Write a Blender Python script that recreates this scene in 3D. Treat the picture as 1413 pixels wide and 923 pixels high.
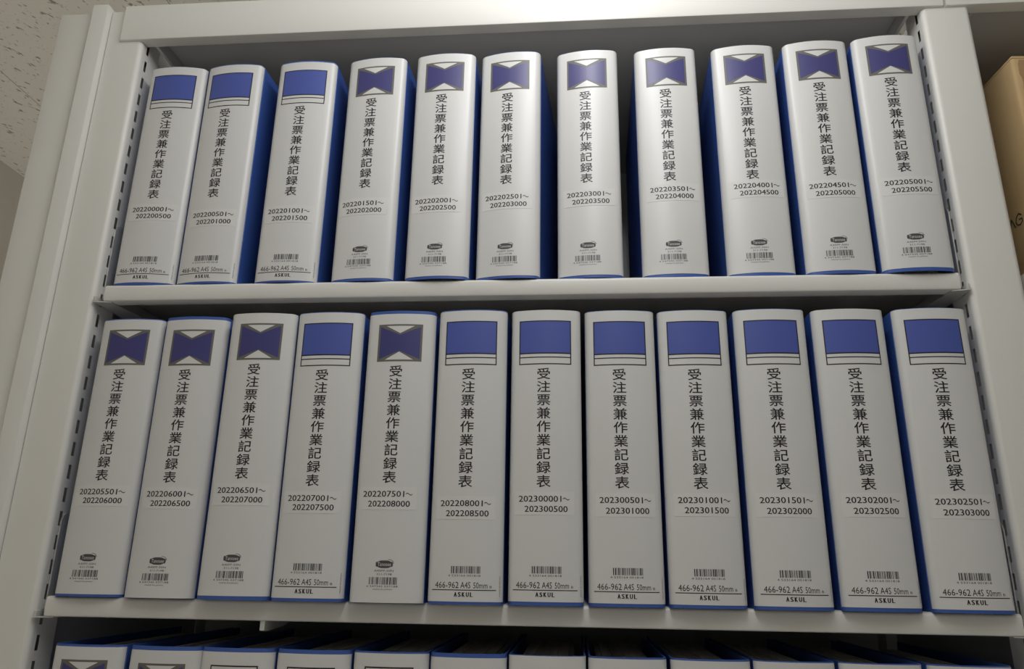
import bpy, bmesh, math, random
from mathutils import Vector, Matrix

for o in list(bpy.data.objects):
    bpy.data.objects.remove(o, do_unlink=True)
SC = bpy.context.scene
COL = SC.collection

# ------------------------------------------------------------------ camera
CX, CY, CZ, YAW, PIT, ROL, FPX = 0.04659313, -0.80907215, 0.03125604, 0.08342614, 0.30325322, 0.01528974, 1047.065
fwd = Vector((-math.sin(YAW) * math.cos(PIT), math.cos(YAW) * math.cos(PIT), math.sin(PIT)))
rgt0 = Vector((math.cos(YAW), math.sin(YAW), 0))
up0 = rgt0.cross(fwd)
rgt = rgt0 * math.cos(ROL) + up0 * math.sin(ROL)
upv = rgt.cross(fwd)
cam_data = bpy.data.cameras.new('camera')
cam = bpy.data.objects.new('camera', cam_data)
COL.objects.link(cam)
M = Matrix((rgt, upv, -fwd)).transposed().to_4x4()
M.translation = (CX, CY, CZ)
cam.matrix_world = M
cam_data.sensor_fit = 'HORIZONTAL'
cam_data.sensor_width = 36.0
cam_data.lens = FPX * 36.0 / 1413.0
cam_data.clip_start = 0.02
SC.camera = cam

# ------------------------------------------------------------------ light
world = bpy.data.worlds.new('room_ambient')
SC.world = world
world.use_nodes = True
bg = world.node_tree.nodes['Background']
bg.inputs[0].default_value = (1.0, 0.98, 0.95, 1)
bg.inputs[1].default_value = 0.11


def area(name, loc, sx, sy, power, color, rot=(0, 0, 0)):
    d = bpy.data.lights.new(name, 'AREA')
    d.shape = 'RECTANGLE'
    d.size, d.size_y = sx, sy
    d.energy = power
    d.color = color
    o = bpy.data.objects.new(name, d)
    o.location = loc
    o.rotation_euler = rot
    COL.objects.link(o)
    return o


def tube(x, y0, y1, z, total, n, color=(0.975, 0.985, 1.0)):
    """bare fluorescent tube under the ceiling, running away from the shelves"""
    for i in range(n):
        d = bpy.data.lights.new('tube_light', 'POINT')
        d.energy = total / n
        d.color = color
        d.shadow_soft_size = 0.035
        o = bpy.data.objects.new('tube_light', d)
        o.location = (x, y0 + (y1 - y0) * i / (n - 1), z)
        COL.objects.link(o)


tube(0.07, -0.20, -0.90, 0.86, 7.7, 7)
area('added_side_fill', (-0.98, 1.15, 0.98), 0.5, 1.0, 17.0, (1.0, 0.985, 0.96)).data.spread = math.radians(60)  # added fill, no real fixture: its floor bounce brightens the left ceiling and wall
area('added_floor_fill', (0.1, -2.7, 0.98), 1.8, 1.6, 27.0, (1.0, 0.99, 0.975)).data.spread = math.radians(95)  # invented fill over the aisle floor, bouncing light up to shelf undersides and ceiling

SC.view_settings.view_transform = 'Standard'
SC.view_settings.look = 'None'
SC.view_settings.gamma = 1.0
SC.view_settings.use_curve_mapping = False
SC.view_settings.exposure = 0.08


# ------------------------------------------------------------------ materials
def mat(name, col, rough=0.5, spec=0.5, coat=0.0, coat_rough=0.2, metal=0.0, noise=None, bump=None):
    m = bpy.data.materials.new(name)
    m.use_nodes = True
    nt = m.node_tree
    b = nt.nodes['Principled BSDF']
    b.inputs['Base Color'].default_value = (*col, 1)
    b.inputs['Roughness'].default_value = rough
    b.inputs['Specular IOR Level'].default_value = spec
    b.inputs['Metallic'].default_value = metal
    b.inputs['Coat Weight'].default_value = coat
    b.inputs['Coat Roughness'].default_value = coat_rough
    if noise or bump:
        tc = nt.nodes.new('ShaderNodeTexCoord')
        nz = nt.nodes.new('ShaderNodeTexNoise')
        nt.links.new(tc.outputs['Object'], nz.inputs['Vector'])
        nz.inputs['Scale'].default_value = (noise or bump)[0]
        nz.inputs['Detail'].default_value = 4
        if noise:
            mx = nt.nodes.new('ShaderNodeMix')
            mx.data_type = 'RGBA'
            k = noise[1]
            mx.inputs[6].default_value = (*[c * (1 - k) for c in col], 1)
            mx.inputs[7].default_value = (*[min(1, c * (1 + k)) for c in col], 1)
            nt.links.new(nz.outputs['Fac'], mx.inputs[0])
            nt.links.new(mx.outputs[2], b.inputs['Base Color'])
        if bump:
            bp = nt.nodes.new('ShaderNodeBump')
            bp.inputs['Strength'].default_value = bump[1]
            bp.inputs['Distance'].default_value = 0.0005
            nt.links.new(nz.outputs['Fac'], bp.inputs['Height'])
            nt.links.new(bp.outputs['Normal'], b.inputs['Normal'])
    return m


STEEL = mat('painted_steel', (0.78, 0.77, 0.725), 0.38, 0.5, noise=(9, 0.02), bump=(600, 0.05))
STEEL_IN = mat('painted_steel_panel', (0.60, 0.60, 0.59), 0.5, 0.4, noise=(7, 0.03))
CLIP = mat('zinc_clip', (0.66, 0.66, 0.64), 0.35, 0.5, metal=0.3)
BLUE = mat('blue_binder_plastic', (0.050, 0.115, 0.40), 0.38, 0.5, bump=(900, 0.08), noise=(30, 0.06))
SEAM = mat('clear_sleeve_edge', (0.16, 0.26, 0.62), 0.2, 0.6, coat=0.5)
PAPER = mat('spine_paper', (0.70, 0.70, 0.69), 0.42, 0.5, coat=0.25, coat_rough=0.3)
STICK = mat('sticker_paper', (0.73, 0.73, 0.715), 0.5, 0.4, coat=0.2, coat_rough=0.3)
INK = mat('black_ink', (0.018, 0.018, 0.02), 0.45, 0.4)
INKG = mat('grey_ink', (0.075, 0.075, 0.075), 0.5, 0.4)
BAND = mat('band_blue_ink', (0.075, 0.11, 0.40), 0.42, 0.4, coat=0.2, coat_rough=0.3)
NAVY = mat('navy_ink', (0.058, 0.056, 0.20), 0.42, 0.4, coat=0.2, coat_rough=0.3)
FRAME = mat('frame_grey_ink', (0.15, 0.145, 0.125), 0.45, 0.4)
PAGES = mat('page_stack', (0.80, 0.77, 0.70), 0.8, 0.2)
CARD = mat('corrugated_cardboard', (0.56, 0.40, 0.21), 0.75, 0.25, noise=(22, 0.10), bump=(120, 0.15))
TAPE = mat('brown_parcel_tape', (0.42, 0.27, 0.14), 0.45, 0.4, noise=(60, 0.18))
PEN = mat('green_black_pen', (0.03, 0.05, 0.03), 0.6, 0.3)


# ------------------------------------------------------------------ helpers
def link(o, parent=None):
    COL.objects.link(o)
    if parent is not None:
        o.parent = parent
    return o


def finish(name, bm, mats, parent=None, smooth_angle=35):
    bmesh.ops.recalc_face_normals(bm, faces=bm.faces[:])
    lim = math.radians(smooth_angle)
    for f in bm.faces:
        f.smooth = True
    for e in bm.edges:
        e.smooth = len(e.link_faces) == 2 and e.calc_face_angle(3.0) < lim
    me = bpy.data.meshes.new(name)
    bm.to_mesh(me)
    bm.free()
    for m in (mats if isinstance(mats, (list, tuple)) else [mats]):
        me.materials.append(m)
    return link(bpy.data.objects.new(name, me), parent)


def empty(name, loc, label=None, cat=None, group=None, rz=0.0):
    o = bpy.data.objects.new(name, None)
    o.location = loc
    o.rotation_euler = (0, 0, rz)
    o.empty_display_size = 0.05
    if label: o['label'] = label
    if cat: o['category'] = cat
    if group: o['group'] = group
    return link(o)


def add_box(bm, x0, x1, y0, y1, z0, z1, bevel=0.0, seg=2, mi=0):
    r = bmesh.ops.create_cube(bm, size=1.0)
    vs = r['verts']
    for v in vs:
        v.co = Vector(((x0 + x1) / 2 + v.co.x * (x1 - x0), (y0 + y1) / 2 + v.co.y * (y1 - y0), (z0 + z1) / 2 + v.co.z * (z1 - z0)))
    fs = set(f for v in vs for f in v.link_faces)
    for f in fs: f.material_index = mi
    if bevel > 0:
        es = list(set(e for v in vs for e in v.link_edges))
        bmesh.ops.bevel(bm, geom=es, offset=bevel, segments=seg, profile=0.5, affect='EDGES', material=mi)


def sweep(bm, prof, a, b, axis='x', mi=0):
    """closed profile (two coords) swept straight between a and b"""
    def P(p, t):
        return (t, p[0], p[1]) if axis == 'x' else (p[0], p[1], t)
    v0 = [bm.verts.new(P(p, a)) for p in prof]
    v1 = [bm.verts.new(P(p, b)) for p in prof]
    n = len(prof)
    for i in range(n):
        j = (i + 1) % n
        bm.faces.new((v0[i], v0[j], v1[j], v1[i])).material_index = mi
    bm.faces.new(v0).material_index = mi
    bm.faces.new(v1[::-1]).material_index = mi


def thicken(path, t):
    """closed outline of an open 2D path given thickness t on its left side"""
    out = []
    n = len(path)
    for i in range(n):
        a = Vector(path[max(i - 1, 0)]); c = Vector(path[i]); b = Vector(path[min(i + 1, n - 1)])
        d1 = (c - a).normalized() if i > 0 else (b - c).normalized()
        d2 = (b - c).normalized() if i < n - 1 else d1
        n1 = Vector((-d1.y, d1.x)); n2 = Vector((-d2.y, d2.x))
        m = (n1 + n2)
        m = m / max(m.length_squared / 2.0, 0.3)
        out.append(tuple(c + m * t))
    return list(path) + out[::-1]


def arc(cx, cy, r, a0, a1, n=5):
    return [(cx + r * math.cos(math.radians(a0 + (a1 - a0) * i / n)), cy + r * math.sin(math.radians(a0 + (a1 - a0) * i / n))) for i in range(n + 1)]


# ------------------------------------------------------------------ the room
ZC, ZF = 1.005, -1.48
XW = -1.39


def plane(name, pts, m):
    bm = bmesh.new()
    bm.faces.new([bm.verts.new(p) for p in pts])
    o = finish(name, bm, m)
    o['kind'] = 'structure'
    return o


def ceiling_mat():
    m = mat('rock_wool_ceiling', (0.80, 0.78, 0.72), 0.9, 0.1)
    nt = m.node_tree; N = nt.nodes; L = nt.links
    b = N['Principled BSDF']
    tc = N.new('ShaderNodeTexCoord')

    def streak(rot, scale, nscale, lo, hi):
        mp = N.new('ShaderNodeMapping'); mp.vector_type = 'TEXTURE'; mp.inputs['Rotation'].default_value = (0, 0, math.radians(rot)); mp.inputs['Scale'].default_value = scale
        L.new(tc.outputs['Object'], mp.inputs['Vector'])
        nz = N.new('ShaderNodeTexNoise'); nz.inputs['Scale'].default_value = nscale; nz.inputs['Detail'].default_value = 2.5; nz.inputs['Roughness'].default_value = 0.55
        L.new(mp.outputs['Vector'], nz.inputs['Vector'])
        rp = N.new('ShaderNodeMapRange'); rp.inputs['From Min'].default_value = lo; rp.inputs['From Max'].default_value = hi
        L.new(nz.outputs['Fac'], rp.inputs['Value'])
        return rp.outputs['Result']
    a = streak(-27, (1.0, 2.6, 1), 125, 0.628, 0.675)
    c = streak(-20, (1.0, 2.0, 1), 240, 0.672, 0.725)
    mx = N.new('ShaderNodeMath'); mx.operation = 'MAXIMUM'; L.new(a, mx.inputs[0]); L.new(c, mx.inputs[1])
    # tile joints every 0.4525 m across, 0.905 m along
    sp = N.new('ShaderNodeSeparateXYZ'); L.new(tc.outputs['Object'], sp.inputs[0])

    def joint(out, off, pitch, w):
        ad = N.new('ShaderNodeMath'); ad.operation = 'ADD'; ad.inputs[1].default_value = off + 100 * pitch; L.new(out, ad.inputs[0])
        md = N.new('ShaderNodeMath'); md.operation = 'MODULO'; md.inputs[1].default_value = pitch; L.new(ad.outputs[0], md.inputs[0])
        lt = N.new('ShaderNodeMath'); lt.operation = 'LESS_THAN'; lt.inputs[1].default_value = w; L.new(md.outputs[0], lt.inputs[0])
        return lt.outputs[0]
    jx = joint(sp.outputs['X'], 1.1285 + 0.0012, 0.4525, 0.0024)
    jy = joint(sp.outputs['Y'], -0.1, 0.905, 0.0024)
    jm = N.new('ShaderNodeMath'); jm.operation = 'MAXIMUM'; L.new(jx, jm.inputs[0]); L.new(jy, jm.inputs[1])
    jf = N.new('ShaderNodeMath'); jf.operation = 'MULTIPLY'; jf.inputs[1].default_value = 0.75; L.new(jm.outputs[0], jf.inputs[0])
    fm = N.new('ShaderNodeMath'); fm.operation = 'MAXIMUM'; L.new(mx.outputs[0], fm.inputs[0]); L.new(jf.outputs[0], fm.inputs[1])
    mix = N.new('ShaderNodeMix'); mix.data_type = 'RGBA'
    mix.inputs[6].default_value = (0.80, 0.78, 0.72, 1); mix.inputs[7].default_value = (0.34, 0.32, 0.28, 1)
    L.new(fm.outputs[0], mix.inputs[0]); L.new(mix.outputs[2], b.inputs['Base Color'])
    inv = N.new('ShaderNodeMath'); inv.operation = 'SUBTRACT'; inv.inputs[0].default_value = 1.0; L.new(fm.outputs[0], inv.inputs[1])
    bp = N.new('ShaderNodeBump'); bp.inputs['Strength'].default_value = 0.5; bp.inputs['Distance'].default_value = 0.002
    L.new(inv.outputs[0], bp.inputs['Height']); L.new(bp.outputs['Normal'], b.inputs['Normal'])
    return m


WALLM = mat('beige_wallpaper', (0.66, 0.62, 0.55), 0.85, 0.15, noise=(40, 0.03), bump=(260, 0.25))
plane('ceiling', [(XW, -5.2, ZC), (2.4, -5.2, ZC), (2.4, 2.6, ZC), (XW, 2.6, ZC)], ceiling_mat())
plane('wall_left', [(XW, -5.2, ZF), (XW, 2.6, ZF), (XW, 2.6, ZC), (XW, -5.2, ZC)], WALLM)
plane('wall_back', [(XW, 2.6, ZF), (2.4, 2.6, ZF), (2.4, 2.6, ZC), (XW, 2.6, ZC)], WALLM)
plane('floor', [(XW, -5.2, ZF), (2.4, -5.2, ZF), (2.4, 2.6, ZF), (XW, 2.6, ZF)], mat('grey_vinyl_floor', (0.57, 0.55, 0.51), 0.45, 0.4, noise=(6, 0.06)))
bm = bmesh.new(); add_box(bm, XW, XW + 0.008, -5.2, 2.6, ZF, ZF + 0.07, 0.002)
finish('baseboard_left', bm, mat('baseboard_vinyl', (0.30, 0.28, 0.26), 0.5))['kind'] = 'structure'

# ------------------------------------------------------------------ shelving
Z1, Z2, Z3 = 0.3526, 0.0, -0.3526
LIP = 0.0205
PITCH = 0.0257
DEP = 0.43


def post_mesh(x0, x1, z0, z1, slot_side, y1=0.042):
    """steel upright: smooth face to the aisle, rounded inner corner, slotted inner flank(s)"""
    bm = bmesh.new()
    r = 0.0065
    # outline from the back of the left flank round the front to the back of the right flank
    rl = r if slot_side in ('L', 'LR') else 0.0025
    rr = r if slot_side in ('R', 'LR') else 0.0025
    pts = [(x0, y1)]
    ys0, ys1 = 0.0125, 0.0172
    fl = len(pts)
    if slot_side in ('L', 'LR'):
        pts += [(x0, ys1), (x0, ys0)]
    pts += [(x0 + rl - rl * math.cos(math.radians(a)), rl - rl * math.sin(math.radians(a))) for a in range(0, 91, 15)]
    pts += [(x1 - rr + rr * math.sin(math.radians(a)), rr - rr * math.cos(math.radians(a))) for a in range(0, 91, 15)]
    if slot_side in ('R', 'LR'):
        pts += [(x1, ys0), (x1, ys1)]
    pts += [(x1, y1), (x1 - 0.008, y1), (x0 + 0.008, y1)]
    zs = [z0]
    k = 0
    base = 0.1323 - PITCH * 40
    while True:
        c = base + PITCH * k
        k += 1
        if c - 0.008 < z0 + 0.005: continue
        if c + 0.008 > z1 - 0.03: break
        zs += [c - 0.0078, c + 0.0078]
    zs.append(z1)
    grid = [[bm.verts.new((p[0], p[1], z)) for p in pts] for z in zs]
    n = len(pts)
    for i in range(len(zs) - 1):
        hole_row = (i % 2 == 1)
        for j in range(n):
            jn = (j + 1) % n
            a, b = pts[j], pts[jn]
            is_slot = abs(a[0] - b[0]) < 1e-6 and abs(min(a[1], b[1]) - ys0) < 1e-6 and abs(max(a[1], b[1]) - ys1) < 1e-6
            if hole_row and is_slot: continue
            bm.faces.new((grid[i][j], grid[i][jn], grid[i + 1][jn], grid[i + 1][j]))
    bm.faces.new(grid[-1]); bm.faces.new(grid[0][::-1])
    return bm


def shelf_profile(top):
    r = 0.004
    p = [(DEP, top - 0.02), (DEP, top), (r, top)]
    p += [(r - r * math.sin(math.radians(a)), top - r + r * math.cos(math.radians(a))) for a in range(15, 91, 15)]
    p += [(0.0, top - LIP + 0.0025), (0.0008, top - LIP + 0.0008), (0.0025, top - LIP), (0.016, top - LIP), (0.016, top - LIP + 0.005)]
    return thicken(p, 0.0011)


def shelf_board(x0, x1, top, parent):
    bm = bmesh.new()
    sweep(bm, shelf_profile(top), x0 + 0.0012, x1 - 0.0012)
    add_box(bm, x0, x0 + 0.0012, 0.003, DEP, top - LIP + 0.001, top - 0.0015)
    add_box(bm, x1 - 0.0012, x1, 0.003, DEP, top - LIP + 0.001, top - 0.0015)
    return finish('shelf_board', bm, STEEL, parent)


def beam(x0, x1, parent):
    zb, zt = 0.7015, 0.757
    p = [(0.0125, zb + 0.004), (0.0125, zb), (-0.0022, zb), (-0.0034, zb + 0.0004), (-0.004, zb + 0.0016), (-0.004, zt - 0.002), (-0.0034, zt - 0.0006), (-0.002, zt), (0.03, zt)]
    bm = bmesh.new()
    sweep(bm, thicken(p, -0.0011), x0, x1)
    return finish('top_beam', bm, STEEL, parent)


def top_panel(x0, x1, parent):
    bm = bmesh.new()
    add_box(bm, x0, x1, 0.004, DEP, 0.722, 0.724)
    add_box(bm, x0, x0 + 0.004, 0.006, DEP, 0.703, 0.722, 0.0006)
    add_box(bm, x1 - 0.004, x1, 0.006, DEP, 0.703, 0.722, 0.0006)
    return finish('top_panel', bm, STEEL_IN, parent)


XL, XR = -0.523, 0.4787            # inner flanks of the two front uprights
main = empty('shelving_unit', (0, 0, ZF), 'pale grey steel shelving unit holding the three rows of binders', 'shelving unit', 'bays of the pale grey steel shelving')


def own(o, root):
    o.parent = root
    o.matrix_parent_inverse = Matrix.Translation(root.location).inverted()
    return o


own(finish('upright_post', post_mesh(-0.574, XL, ZF, 0.7505, 'R'), STEEL), main)
own(finish('upright_post', post_mesh(XR, 0.5355, ZF, 0.7505, 'LR'), STEEL), main)
for x0, x1 in ((-0.574, -0.534), (0.489, 0.529)):
    bm = bmesh.new(); add_box(bm, x0, x1, DEP - 0.035, DEP + 0.003, ZF, 0.7505, 0.003)
    o = own(finish('upright_post', bm, STEEL), main)
for x in (-0.5375, 0.5045):
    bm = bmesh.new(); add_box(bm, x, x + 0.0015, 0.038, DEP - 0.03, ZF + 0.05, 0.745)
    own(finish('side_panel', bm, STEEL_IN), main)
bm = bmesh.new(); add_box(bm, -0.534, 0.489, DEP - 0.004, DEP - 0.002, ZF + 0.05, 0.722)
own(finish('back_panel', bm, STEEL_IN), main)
for zt, xa, xb in ((Z1, -0.5115, 0.4700), (Z2, -0.5125, 0.4733), (Z3, -0.5125, 0.4733)):
    o = own(shelf_board(xa, xb, zt, None), main)
    # hooked side brackets that carry the board's ends
    for s, xf, xe in ((1, XL, xa), (-1, XR, xb)):
        bm = bmesh.new()
        xi = xf + s * 0.0006
        # flank plate lying against the slotted post, upper nose rounded off
        pl = [(0.0148, zt - LIP - 0.001), (0.0148, zt + 0.078), (0.0168, zt + 0.084), (0.021, zt + 0.087), (0.26, zt + 0.087), (0.38, zt + 0.02), (0.38, zt - LIP - 0.001)]
        xa_, xb_ = sorted((xi, xi + s * 0.0016))
        sweep(bm, pl, xa_, xb_)
        # flange turned in under the board, pointed at the front
        f0 = [(xi, -0.0015), (xe + s * 0.010, 0.0030), (xe + s * 0.016, 0.05), (xe + s * 0.004, 0.20), (xi, 0.34)]
        v0 = [bm.verts.new((x, y, zt - LIP - 0.0012)) for x, y in f0]
        v1 = [bm.verts.new((x, y, zt - LIP - 0.0001)) for x, y in f0]
        for i in range(5):
            j = (i + 1) % 5
            bm.faces.new((v0[i], v0[j], v1[j], v1[i]))
        bm.faces.new(v0); bm.faces.new(v1)
        # front hook closing the gap beside the lip
        hx = sorted((xi, xi + s * 0.0035))
        add_box(bm, hx[0], hx[1], -0.0012, 0.012, zt - LIP - 0.001, zt - LIP + 0.006, 0.0005)
        finish('shelf_bracket', bm, CLIP, o)
own(beam(-0.5525, 0.5035, None), main)
own(top_panel(-0.513, 0.4705, None), main)
bm = bmesh.new()
sweep(bm, [(0.004, Z2 - LIP - 0.0095), (0.012, Z2 - LIP - 0.0105), (0.055, Z2 - LIP - 0.0085), (0.13, Z2 - LIP + 0.004), (0.13, Z2 - 0.002), (0.018, Z2 - 0.002), (0.018, Z2 - LIP - 0.0002), (0.004, Z2 - LIP - 0.0002)], -0.2775, -0.2725)
own(finish('stiffener_tab', bm, STEEL), main)

# the next bay on the right shares the right-hand upright
nxt = empty('shelving_unit', (1.02, 0, ZF), 'neighbouring grey shelving bay holding the cardboard box', 'shelving unit', 'bays of the pale grey steel shelving')
own(beam(0.507, 1.56, None), nxt)
own(top_panel(0.543, 1.525, None), nxt)
own(shelf_board(0.541, 1.526, Z1, None), nxt)
own(shelf_board(0.541, 1.526, Z2, None), nxt)
bm = bmesh.new(); add_box(bm, 0.53, 1.56, DEP - 0.004, DEP - 0.002, ZF + 0.05, 0.722)
own(finish('back_panel', bm, STEEL_IN), nxt)
own(finish('upright_post', post_mesh(1.535, 1.59, ZF, 0.7505, 'LR'), STEEL), nxt)
bm = bmesh.new(); add_box(bm, 1.56, 1.5615, 0.038, DEP - 0.03, ZF + 0.05, 0.745)
own(finish('side_panel', bm, STEEL_IN), nxt)

# end post with its proud edge strip, left of the main upright
endp = empty('end_post', (-0.62, 0, ZF), 'plain grey steel end post with a proud edge strip beside the shelving', 'post')
bm = bmesh.new(); add_box(bm, -0.647, -0.5985, 0.0, 0.045, ZF, 0.7505, 0.0016)
own(finish('face_plate', bm, STEEL), endp)
bm = bmesh.new()
p = [(-0.5968, 0.046), (-0.5968, -0.0078), (-0.5956, -0.0091), (-0.5755, -0.0091), (-0.5747, -0.0088), (-0.5745, -0.0080), (-0.5745, 0.046)]
sweep(bm, p, ZF, 0.7560, 'z')
own(finish('edge_strip', bm, STEEL), endp)

# ------------------------------------------------------------------ cardboard box
def cardboard_box():
    root = empty('cardboard_box', (0.7298, 0.2025, Z1), 'brown cardboard box with green pen letters, on the upper shelf beyond the post', 'box', rz=math.radians(3.0))
    X0, X1, Y0, Y1, Hh = -0.159, 0.159, -0.180, 0.180, 0.284
    bm = bmesh.new()
    t = 0.004
    add_box(bm, X0, X1, Y0, Y1, 0.0, Hh, 0.004, 3)
    o = finish('carton_body', bm, CARD, root)
    bm = bmesh.new()
    add_box(bm, X0 + 0.002, X1 - 0.002, Y0 + 0.002, -0.001, Hh, Hh + 0.0035, 0.0012)
    finish('top_flap', bm, CARD, root)
    bm = bmesh.new()
    add_box(bm, X0 + 0.002, X1 - 0.002, 0.001, Y1 - 0.002, Hh, Hh + 0.0035, 0.0012)
    finish('top_flap', bm, CARD, root)
    # tape wrapped round the front vertical edge, ragged left border
    bm = bmesh.new()
    random.seed(3)
    prev = None
    N = 40
    for i in range(N + 1):
        z = 0.012 + (Hh - 0.016) * i / N
        xl = X0 + 0.007 + random.uniform(-0.0012, 0.0012)
        a = bm.verts.new((xl, Y0 - 0.0005, z)); b = bm.verts.new((X0 + 0.075, Y0 - 0.0005, z))
        c = bm.verts.new((xl, Y0 + 0.0002, z)); d = bm.verts.new((X0 + 0.075, Y0 + 0.0002, z))
        if prev:
            bm.faces.new((prev[0], prev[1], b, a))
            bm.faces.new((prev[2], prev[0], a, c)); bm.faces.new((prev[1], prev[3], d, b))
        prev = (a, b, c, d)
    finish('parcel_tape', bm, TAPE, root)
    # handwriting on the flank: two pen letters, caret-like A and a G
    bm = bmesh.new()

    def stroke(pts, w=0.0008):
        x = X0 - 0.0004
        for (y0, z0), (y1, z1) in zip(pts[:-1], pts[1:]):
            d = Vector((y1 - y0, z1 - z0)); n = Vector((-d.y, d.x)).normalized() * w; e = d.normalized() * w * 0.6
            q = [(y0 - e.x + n.x, z0 - e.y + n.y), (y1 + e.x + n.x, z1 + e.y + n.y), (y1 + e.x - n.x, z1 + e.y - n.y), (y0 - e.x - n.x, z0 - e.y - n.y)]
            bm.faces.new([bm.verts.new((x, a, b)) for a, b in q])
    yA, yG, zb = LET['yA'], LET['yG'], LET['z']
    stroke([(yA - 0.0055, zb), (yA - 0.0005, zb + 0.012), (yA + 0.0055, zb)])
    stroke([(yG - 0.0055, zb + 0.0105), (yG - 0.001, zb + 0.0135), (yG + 0.004, zb + 0.0105), (yG + 0.006, zb + 0.005), (yG + 0.004, zb + 0.001), (yG - 0.001, zb - 0.0005), (yG - 0.0058, zb + 0.002), (yG - 0.0055, zb + 0.006), (yG - 0.0005, zb + 0.0062)])
    finish('pen_letters', bm, PEN, root)
    return root


LET = dict(yA=-0.1235, yG=-0.1373, z=0.0815)
cardboard_box()

# ------------------------------------------------------------------ text
_tc = {}


def text2d(s, bold=0.0):
    """flat outline mesh of a string in the built-in font: (verts, faces)"""
    key = (s, bold)
    if key in _tc: return _tc[key]
    cu = bpy.data.curves.new('lettering', 'FONT')
    cu.body = s
    cu.size = 1.0
    cu.resolution_u = 2
    cu.offset = bold
    cu.fill_mode = 'BOTH'
    o = bpy.data.objects.new('lettering', cu)
    COL.objects.link(o)
    bpy.context.view_layer.update()
    dg = bpy.context.evaluated_depsgraph_get()
    me = bpy.data.meshes.new_from_object(o.evaluated_get(dg))
    vs = [(v.co.x, v.co.y) for v in me.vertices]
    fs = [tuple(p.vertices) for p in me.polygons]
    bpy.data.objects.remove(o, do_unlink=True)
    bpy.data.meshes.remove(me)
    bpy.data.curves.remove(cu)
    _tc[key] = (vs, fs)
    return _tc[key]


def put(bm, geo, mi, off, fx, fy):
    vs, fs = geo
    nv = [bm.verts.new((fx(x, y), fy(x, y), off)) for x, y in vs]
    for f in fs:
        try:
            bm.faces.new([nv[i] for i in f]).material_index = mi
        except ValueError:
            pass


def text_fit(bm, s, u0, u1, v0, v1, mi, off, bold=0.0, rot=False):
    """string stretched into the rectangle u0..u1, v0..v1 (millimetres on the spine)"""
    vs, fs = text2d(s, bold)
    xs = [a for a, b in vs]; ys = [b for a, b in vs]
    x0, x1, y0, y1 = min(xs), max(xs), min(ys), max(ys)
    if rot:
        put(bm, (vs, fs), mi, off, lambda x, y: u1 - (y - y0) / (y1 - y0) * (u1 - u0), lambda x, y: v0 + (x - x0) / (x1 - x0) * (v1 - v0))
    else:
        put(bm, (vs, fs), mi, off, lambda x, y: u0 + (x - x0) / (x1 - x0) * (u1 - u0), lambda x, y: v0 + (y - y0) / (y1 - y0) * (v1 - v0))


def rect(bm, u0, u1, v0, v1, mi, off):
    bm.faces.new([bm.verts.new(p) for p in ((u0, v0, off), (u1, v0, off), (u1, v1, off), (u0, v1, off))]).material_index = mi


def poly(bm, pts, mi, off):
    bm.faces.new([bm.verts.new((u, v, off)) for u, v in pts]).material_index = mi


def frame(bm, u0, u1, v0, v1, w, mi, off):
    rect(bm, u0, u1, v1 - w, v1, mi, off); rect(bm, u0, u1, v0, v0 + w, mi, off)
    rect(bm, u0, u0 + w, v0 + w, v1 - w, mi, off); rect(bm, u1 - w, u1, v0 + w, v1 - w, mi, off)


def barcode(bm, u0, u1, v0, v1, seed, mi, off):
    rnd = random.Random(seed)
    u = u0
    while u < u1 - 0.3:
        w = rnd.choice((0.33, 0.33, 0.66, 0.99))
        rect(bm, u, min(u + w, u1), v0, v1, mi, off)
        u += w + rnd.choice((0.33, 0.33, 0.66, 0.99))


# ------------------------------------------------------------------ the curved spine of a binder
W2, SAG, CH = 0.0375, 0.0042, 0.0315
RB = (CH * CH + SAG * SAG) / (2 * SAG)
PHI = math.asin(CH / RB)
RC = (W2 - CH) / (1 - math.sin(PHI))
S1 = RB * PHI
S2 = S1 + RC * (math.pi / 2 - PHI)
YF = -0.0062                      # most forward point of the spine, local y
HB = 0.307
DB = 0.262


def spine(s, off=0.0):
    """point on the outer surface at arc length s from the middle; off = outward offset"""
    sg = 1 if s >= 0 else -1
    a = abs(s)
    if a <= S1:
        t = a / RB
        x = (RB + off) * math.sin(t); y = YF + RB - (RB + off) * math.cos(t)
    elif a <= S2:
        t = PHI + (a - S1) / RC
        cx_ = CH - RC * math.sin(PHI); cy_ = YF + RB - RB * math.cos(PHI) + RC * math.cos(PHI)
        x = cx_ + (RC + off) * math.sin(t); y = cy_ - (RC + off) * math.cos(t)
    else:
        x = W2 + off
        y = YF + RB - RB * math.cos(PHI) + RC * math.cos(PHI) + (a - S2)
    return sg * x, y


YS = spine(S2)[1]
SMAX = S2 + (DB - YS)


def s_samples(s0, s1):
    ks = [-SMAX, -S2 - 0.02, -S2 - 0.002] + [-S2 + (S2 - S1) * i / 6 for i in range(6)] + [-S1 + 2 * S1 * i / 16 for i in range(17)] + [S1 + (S2 - S1) * i / 6 for i in range(1, 7)] + [S2 + 0.002, S2 + 0.02, SMAX]
    return [s0] + [k for k in ks if s0 + 1e-5 < k < s1 - 1e-5] + [s1]


def curved_sheet(bm, s0, s1, z0, z1, o0, o1, mi=0):
    """thin closed shell following the spine"""
    ss = s_samples(s0, s1)
    rows = []
    for s in ss:
        a = spine(s, o1); b = spine(s, o0)
        rows.append([bm.verts.new((a[0], a[1], z0)), bm.verts.new((a[0], a[1], z1)), bm.verts.new((b[0], b[1], z1)), bm.verts.new((b[0], b[1], z0))])
    for r0, r1 in zip(rows[:-1], rows[1:]):
        for i in range(4):
            j = (i + 1) % 4
            bm.faces.new((r0[i], r0[j], r1[j], r1[i])).material_index = mi
    bm.faces.new(rows[0]).material_index = mi
    bm.faces.new(rows[-1][::-1]).material_index = mi


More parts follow.
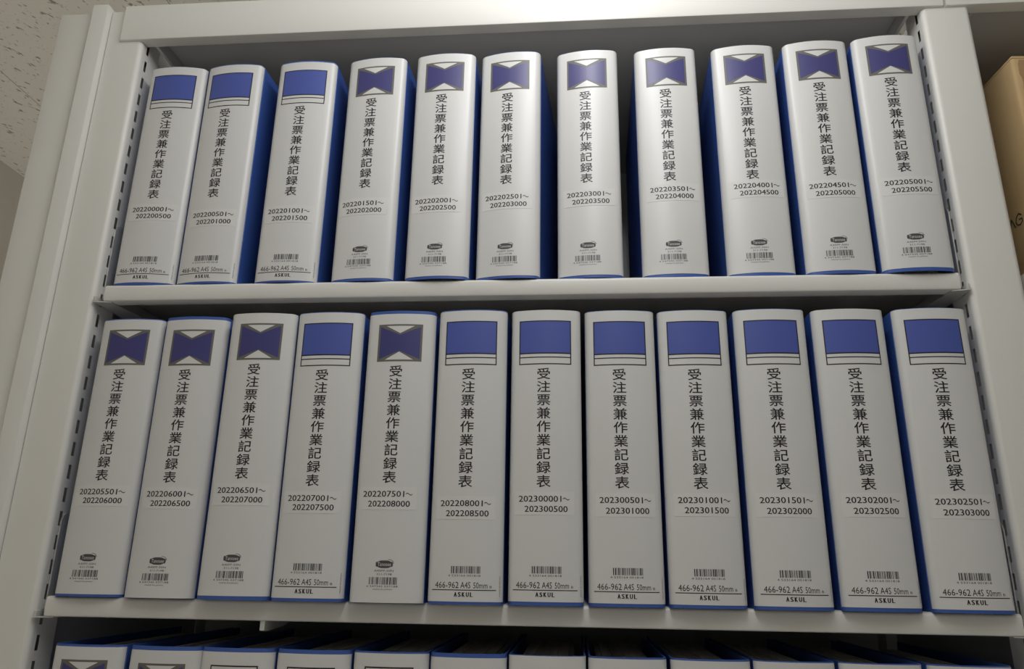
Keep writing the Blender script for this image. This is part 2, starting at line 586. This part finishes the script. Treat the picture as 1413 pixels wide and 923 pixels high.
def wrap(flat, bm):
    """printing laid out flat in mm (u, v, offset) -> cut into strips -> wrapped onto the spine, added to bm"""
    for u in range(-40, 41, 4):
        bmesh.ops.bisect_plane(flat, geom=flat.verts[:] + flat.edges[:] + flat.faces[:], plane_co=(u + 0.013, 0, 0), plane_no=(1, 0, 0))
    mp = {}
    for v in flat.verts:
        x, y = spine(v.co.x / 1000, v.co.z / 1000)
        mp[v] = bm.verts.new((x, y, v.co.y / 1000))
    for f in flat.faces:
        try:
            g = bm.faces.new([mp[v] for v in f.verts]); g.material_index = f.material_index
            g.normal_update()
            if g.normal.y > 0: g.normal_flip()
        except ValueError:
            pass
    flat.free()


LAB = 303.2                        # label height, mm
P_, B_, K_, G_, N_, F_ = 0, 1, 2, 3, 4, 5
LAB_MATS = [PAPER, BAND, INK, INKG, NAVY, FRAME]
TITLE = '受注票兼作業記録表'


def title(flat, u, vtop, pitch=14.25):
    for i, ch in enumerate(TITLE):
        geo = text2d(ch)
        for k, (dx, dy) in enumerate(((0, 0), (0.17, 0.0), (-0.17, 0.0), (0.0, 0.12), (0.0, -0.12))):
            put(flat, geo, K_, 0.42 + 0.004 * k, lambda x, y: u + dx + (x - 0.5) * 15.2, lambda x, y, i=i: vtop + dy - pitch * i + (y - 0.38) * 13.2)


def spaced(flat, s, u0, u1, v0, v1, mi, off, w, weight=0.0):
    """capitals set one by one with open spacing, each w wide"""
    n = len(s)
    for i, ch in enumerate(s):
        a = u0 + (u1 - u0 - w) * i / (n - 1)
        for k, d in enumerate((0, weight, -weight) if weight else (0,)):
            text_fit(flat, ch, a + d, a + w + d, v0, v1, mi, off + 0.004 * k)


def finish_label(name, bm):
    me_o = finish(name, bm, LAB_MATS)
    me = me_o.data
    bpy.data.objects.remove(me_o, do_unlink=True)
    return me


def label_band():
    """plain blue band over a ruled strip"""
    bm = bmesh.new()
    curved_sheet(bm, -0.0418, 0.0418, 0.0, LAB / 1000, 0.0001, 0.0003, P_)
    f = bmesh.new()
    a, b = -28.4, 27.0
    rect(f, a, b, 254.2, 290.4, B_, 0.40)
    frame(f, a - 0.6, b + 0.6, 241.4, 291.2, 1.15, K_, 0.43)
    rect(f, a, b, 253.3, 254.6, K_, 0.43)
    rect(f, a - 0.3, b + 0.3, 248.9, 250.0, K_, 0.43)
    title(f, -2.2, 231.1)
    barcode(f, -13.6, 16.0, 26.6, 33.5, 11, K_, 0.42)
    text_fit(f, '4 533164 001818', -16.5, 16.0, 23.6, 25.5, G_, 0.42)
    text_fit(f, '466-962', -29.6, -5.4, 12.6, 18.6, K_, 0.42)
    text_fit(f, 'A4S', -3.6, 6.4, 12.6, 18.6, K_, 0.42)
    text_fit(f, '50mm', 9.2, 23.2, 12.6, 18.3, K_, 0.42)
    text_fit(f, 'B', 25.4, 27.6, 13.0, 15.2, G_, 0.42)
    rect(f, -32.8, 31.9, 10.5, 11.3, K_, 0.42)
    spaced(f, 'ASKUL', -9.6, 8.8, 4.6, 8.9, K_, 0.42, 2.5, 0.3)
    text_fit(f, 'MADE IN JAPAN', 35.0, 36.4, 5.0, 24.5, G_, 0.42, rot=True)
    wrap(f, bm)
    return finish_label('spine_label', bm)


def label_bow():
    """grey square with a navy bow-tie and two white triangles"""
    bm = bmesh.new()
    curved_sheet(bm, -0.0418, 0.0418, 0.0, LAB / 1000, 0.0001, 0.0003, P_)
    f = bmesh.new()
    a, b, v0, v1 = -24.6, 24.9, 248.4, 291.0
    m = (a + b) / 2
    rect(f, a, b, v0, v1, F_, 0.40)
    w = 2.3
    c0, c1 = 258.4, 280.6              # waist of the bow-tie (grey hems), tips of the triangles
    poly(f, [(a + w, v0 + w + 0.6), (m, c0 + 2.0), (b - w, v0 + w + 0.6), (b - w, v1 - w - 0.6), (m, c1 - 2.0), (a + w, v1 - w - 0.6)], N_, 0.43)
    poly(f, [(m - 15.6, v1 - w + 0.3), (m, c1), (m + 15.6, v1 - w + 0.3)], P_, 0.46)
    poly(f, [(m - 15.6, v0 + w - 0.3), (m + 15.6, v0 + w - 0.3), (m, c0 + 1.0)], P_, 0.46)
    title(f, -2.2, 237.5)
    # maker's mark: three joined lobes with a swoosh
    ua, ub, vc = -10.6, 7.0, 36.6
    pts = []
    n = 60
    for i in range(n):
        t = 2 * math.pi * i / n
        cx_ = math.cos(t)
        rad = 3.7 - 0.8 * math.sin(abs(cx_) ** 1.5 * math.pi) ** 2
        pts.append(((ua + ub) / 2 + math.copysign(abs(cx_) ** 0.55, cx_) * (ub - ua) / 2, vc + math.copysign(abs(math.sin(t)) ** 0.6, math.sin(t)) * rad))
    poly(f, pts, G_, 0.40)
    text_fit(f, 'Tanosee', ua + 2.0, ub - 1.8, vc - 1.7, vc + 1.9, P_, 0.44, bold=0.0)
    for i in range(8):
        t0, t1 = math.radians(100 - 12 * i), math.radians(100 - 12 * (i + 1))
        A, B = (ub - 4.2, vc + 0.6), 4.3
        poly(f, [(A[0] + B * 1.2 * math.cos(t0), A[1] + B * math.sin(t0)), (A[0] + B * 1.2 * math.cos(t1), A[1] + B * math.sin(t1)), (A[0] + (B - .45) * 1.2 * math.cos(t1), A[1] + (B - .45) * math.sin(t1)), (A[0] + (B - .45) * 1.2 * math.cos(t0), A[1] + (B - .45) * math.sin(t0))], G_, 0.41)
    text_fit(f, 'A4SPF-50N', -11.8, 8.0, 29.4, 31.4, G_, 0.42)
    text_fit(f, '311-7198', -9.0, 6.4, 26.0, 28.0, G_, 0.42)
    barcode(f, -16.6, 13.0, 17.2, 24.2, 5, K_, 0.42)
    text_fit(f, '4 547345 037188', -19.2, 13.0, 14.6, 16.4, G_, 0.42)
    text_fit(f, 'MADE IN JAPAN', -12.0, 7.6, 11.6, 13.2, G_, 0.42)
    wrap(f, bm)
    return finish_label('spine_label', bm)


def label_frame():
    """open black frame with a blue field set inside it"""
    bm = bmesh.new()
    curved_sheet(bm, -0.0418, 0.0418, 0.0, LAB / 1000, 0.0001, 0.0003, P_)
    f = bmesh.new()
    frame(f, -24.5, 24.5, 244.0, 291.0, 1.3, K_, 0.42)
    rect(f, -18.0, 18.0, 250.0, 285.5, NAVY_I, 0.42)
    wrap(f, bm)
    return finish_label('spine_label', bm)


NAVY_I = N_
LABELS = {'band': label_band(), 'bow': label_bow(), 'frame': label_frame()}


def cover_mesh():
    bm = bmesh.new()
    curved_sheet(bm, -SMAX, SMAX, 0.0, HB, -0.0019, 0.0, 0)
    bmesh.ops.remove_doubles(bm, verts=bm.verts[:], dist=1e-6)
    o = finish('cover', bm, BLUE)
    me = o.data
    bpy.data.objects.remove(o, do_unlink=True)
    return me


def seam_mesh(s):
    bm = bmesh.new()
    if True:
        a, b = sorted((s * 0.0432, s * 0.0440))
        curved_sheet(bm, a, b, 0.003, 0.3045, 0.0, 0.0003)
    o = finish('sleeve_seam', bm, SEAM)
    me = o.data
    bpy.data.objects.remove(o, do_unlink=True)
    return me


def pages_mesh():
    bm = bmesh.new()
    for k in range(9):                                     # bundles of sheets, not quite flush
        rnd = random.Random(k)
        x0 = -0.0285 + k * 0.0061
        add_box(bm, x0, x0 + 0.0058, 0.016 + rnd.uniform(0, 0.003), 0.232 + rnd.uniform(-0.003, 0.003), 0.004, 0.300 + rnd.uniform(-0.0015, 0.0015))
    o = finish('page_stack', bm, PAGES)
    me = o.data
    bpy.data.objects.remove(o, do_unlink=True)
    return me


COVER, SEAM_L, SEAM_R, PAGEM = cover_mesh(), seam_mesh(-1), seam_mesh(1), pages_mesh()


def sticker(first, last, u, v1, v2, parent, tild='～'):
    """white number sticker: two printed lines"""
    bm = bmesh.new()
    v0, vt = v2 - 6.0, v1 + 7.0
    u0, u1 = u - 30.0, u + 31.0
    u0, u1 = max(u0, -36), min(u1, 36.5)
    curved_sheet(bm, u0 / 1000, u1 / 1000, v0 / 1000, vt / 1000, 0.00035, 0.00048, 0)
    f = bmesh.new()
    h = 3.05
    ul = u - 25.6
    for k, d in enumerate((0.0, 0.13, -0.13)):
        text_fit(f, first, ul + d, ul + 43.6 + d, v1 - h, v1 + h, 1, 0.60 + 0.004 * k)
        text_fit(f, last, ul + 6.2 + d, ul + 49.9 + d, v2 - h, v2 + h, 1, 0.60 + 0.004 * k)
    ut = ul + 45.2
    n = 10
    w = 0.42
    for i in range(n):                                     # the wave dash
        t0, t1 = i / n, (i + 1) / n
        y0, y1 = v1 + 0.95 * math.sin(2 * math.pi * t0), v1 + 0.95 * math.sin(2 * math.pi * t1)
        poly(f, [(ut + 6.8 * t0, y0 - w), (ut + 6.8 * t1, y1 - w), (ut + 6.8 * t1, y1 + w), (ut + 6.8 * t0, y0 + w)], 1, 0.60)
    wrap(f, bm)
    return finish('number_sticker', bm, [STICK, INK], parent)


def part(name, me, parent, z=0.0):
    o = bpy.data.objects.new(name, me)
    o.location = (0, 0, z)
    return link(o, parent)


def binder(x, y, z, yaw, kind, dz, label, group, nums=None, place=None):
    root = empty('ring_binder', (x, y, z), label, 'binder', group, yaw)
    part('cover', COVER, root)
    part('spine_label', LABELS[kind], root, dz / 1000)
    part('sleeve_seam', SEAM_L, root)
    part('sleeve_seam', SEAM_R, root)
    part('page_stack', PAGEM, root)
    if nums:
        sticker(nums[0], nums[1], place[0], place[1], place[2], root)
    return root


# middle shelf: x, y, yaw, label kind, label slide (mm), numbers, number line 1 (u, v), line 2 v
MID = [
    (-0.4670, -0.0010, -0.008, 'bow', 2.6, '202205501', '202206000', -2.1, 109.0, 99.6),
    (-0.3867, -0.0060, 0.004, 'bow', 0.2, '202206001', '202206500', -2.2, 106.6, 96.7),
    (-0.3031, -0.0150, 0.020, 'bow', 3.8, '202206501', '202207000', -2.7, 110.2, 100.4),
    (-0.2250, -0.0160, 0.000, 'band', 3.0, '202207001', '202207500', -2.5, 102.4, 93.0),
    (-0.1429, -0.0170, 0.008, 'bow', 0.2, '202207501', '202208000', -4.0, 107.2, 97.2),
    (-0.0629, -0.0180, 0.000, 'band', 2.6, '202208001', '202208500', -1.6, 98.2, 88.1),
    (0.0175, -0.0140, 0.004, 'band', 3.6, '202300001', '202300500', -1.5, 103.7, 93.5),
    (0.0979, -0.0100, 0.012, 'band', 3.2, '202300501', '202301000', 1.0, 103.3, 92.6),
    (0.1775, -0.0080, 0.005, 'band', 3.2, '202301001', '202301500', 1.2, 104.0, 93.9),
    (0.2595, -0.0090, 0.004, 'band', 3.2, '202301501', '202302000', 0.6, 104.5, 93.9),
    (0.3432, -0.0060, 0.008, 'band', 3.6, '202302001', '202302500', 2.4, 105.5, 94.9),
    (0.4282, -0.0060, -0.004, 'band', 3.2, '202302501', '202303000', 3.6, 104.6, 94.1),
]
TOP = [
    (-0.4693, 0.0074, 0.035, 'band', 3.2, '202200001', '202200500', -2.8, 101.7, 92.6),
    (-0.3914, 0.0068, -0.046, 'band', 2.6, '202200501', '202201000', -1.5, 92.5, 82.8),
    (-0.2931, 0.0057, 0.016, 'band', 2.0, '202201001', '202201500', -4.0, 94.4, 84.8),
    (-0.2008, 0.0054, -0.065, 'bow', 3.2, '202201501', '202202000', -4.4, 101.9, 92.6),
    (-0.1110, 0.0020, -0.026, 'bow', 3.2, '202202001', '202202500', -3.4, 101.4, 92.1),
    (-0.0283, 0.0042, -0.088, 'bow', 3.0, '202202501', '202203000', -1.2, 105.3, 95.4),
    (0.0676, 0.0068, -0.070, 'bow', 3.4, '202203001', '202203500', 0.6, 107.8, 98.3),
    (0.1652, 0.0083, -0.023, 'bow', 3.8, '202203501', '202204000', 1.2, 112.5, 103.3),
    (0.2612, 0.0093, -0.032, 'bow', 4.0, '202204001', '202204500', 3.0, 115.1, 105.9),
    (0.3478, 0.0057, -0.023, 'bow', 3.8, '202204501', '202205000', 1.4, 111.0, 101.3),
    (0.4291, 0.0009, -0.040, 'bow', 3.8, '202205001', '202205500', 3.0, 110.2, 100.5),
]
KINDS = {'band': 'plain blue band', 'bow': 'navy bow-tie mark'}
for rows, z, where, grp in ((MID, Z2, 'middle', 'binders on the middle shelf'), (TOP, Z1, 'upper', 'binders on the upper shelf')):
    for x, y, yaw, kind, dz, n0, n1, u, v1, v2 in rows:
        sh = 7.0 * (x - CX) / 0.80
        k = 0.0087 if z == Z2 else 0.0045
        c = lambda v: v - k * (v + (z - CZ) * 1000)
        binder(x, y, z, yaw, kind, dz, 'blue binder with %s, white spine numbered %s to %s, %s shelf' % (KINDS[kind], n0, n1, where), grp,
               (n0, n1), (u - sh * 0.6 - 0.6, c(v1), c(v2)))

LOW = [(-0.4503, 'bow', 1.5), (-0.3685, 'bow', -1.0), (-0.2930, 'frame', -1.5), (-0.2146, 'frame', -1.5), (-0.1362, 'frame', 2.0), (-0.0588, 'frame', -1.0),
       (0.0188, 'frame', 3.0), (0.0965, 'frame', 2.0), (0.1757, 'frame', 2.0), (0.2543, 'frame', 2.6), (0.3338, 'frame', 2.6), (0.4146, 'frame', 2.4)]
ORD = ['first', 'second', 'third', 'fourth', 'fifth', 'sixth', 'seventh', 'eighth', 'ninth', 'tenth', 'eleventh', 'twelfth']
for i, (x, kind, dz) in enumerate(LOW):
    dz = max(dz, 0.0) + (0.2 if dz > 0 else 0)
    lab = ('%s binder from the left on the lowest shelf, %s cut off by the frame' % (ORD[i], 'bow-tie mark' if kind == 'bow' else 'black-framed mark'))
    binder(x, -0.008, Z3, 0.0, kind, dz, lab, 'binders on the lowest shelf')
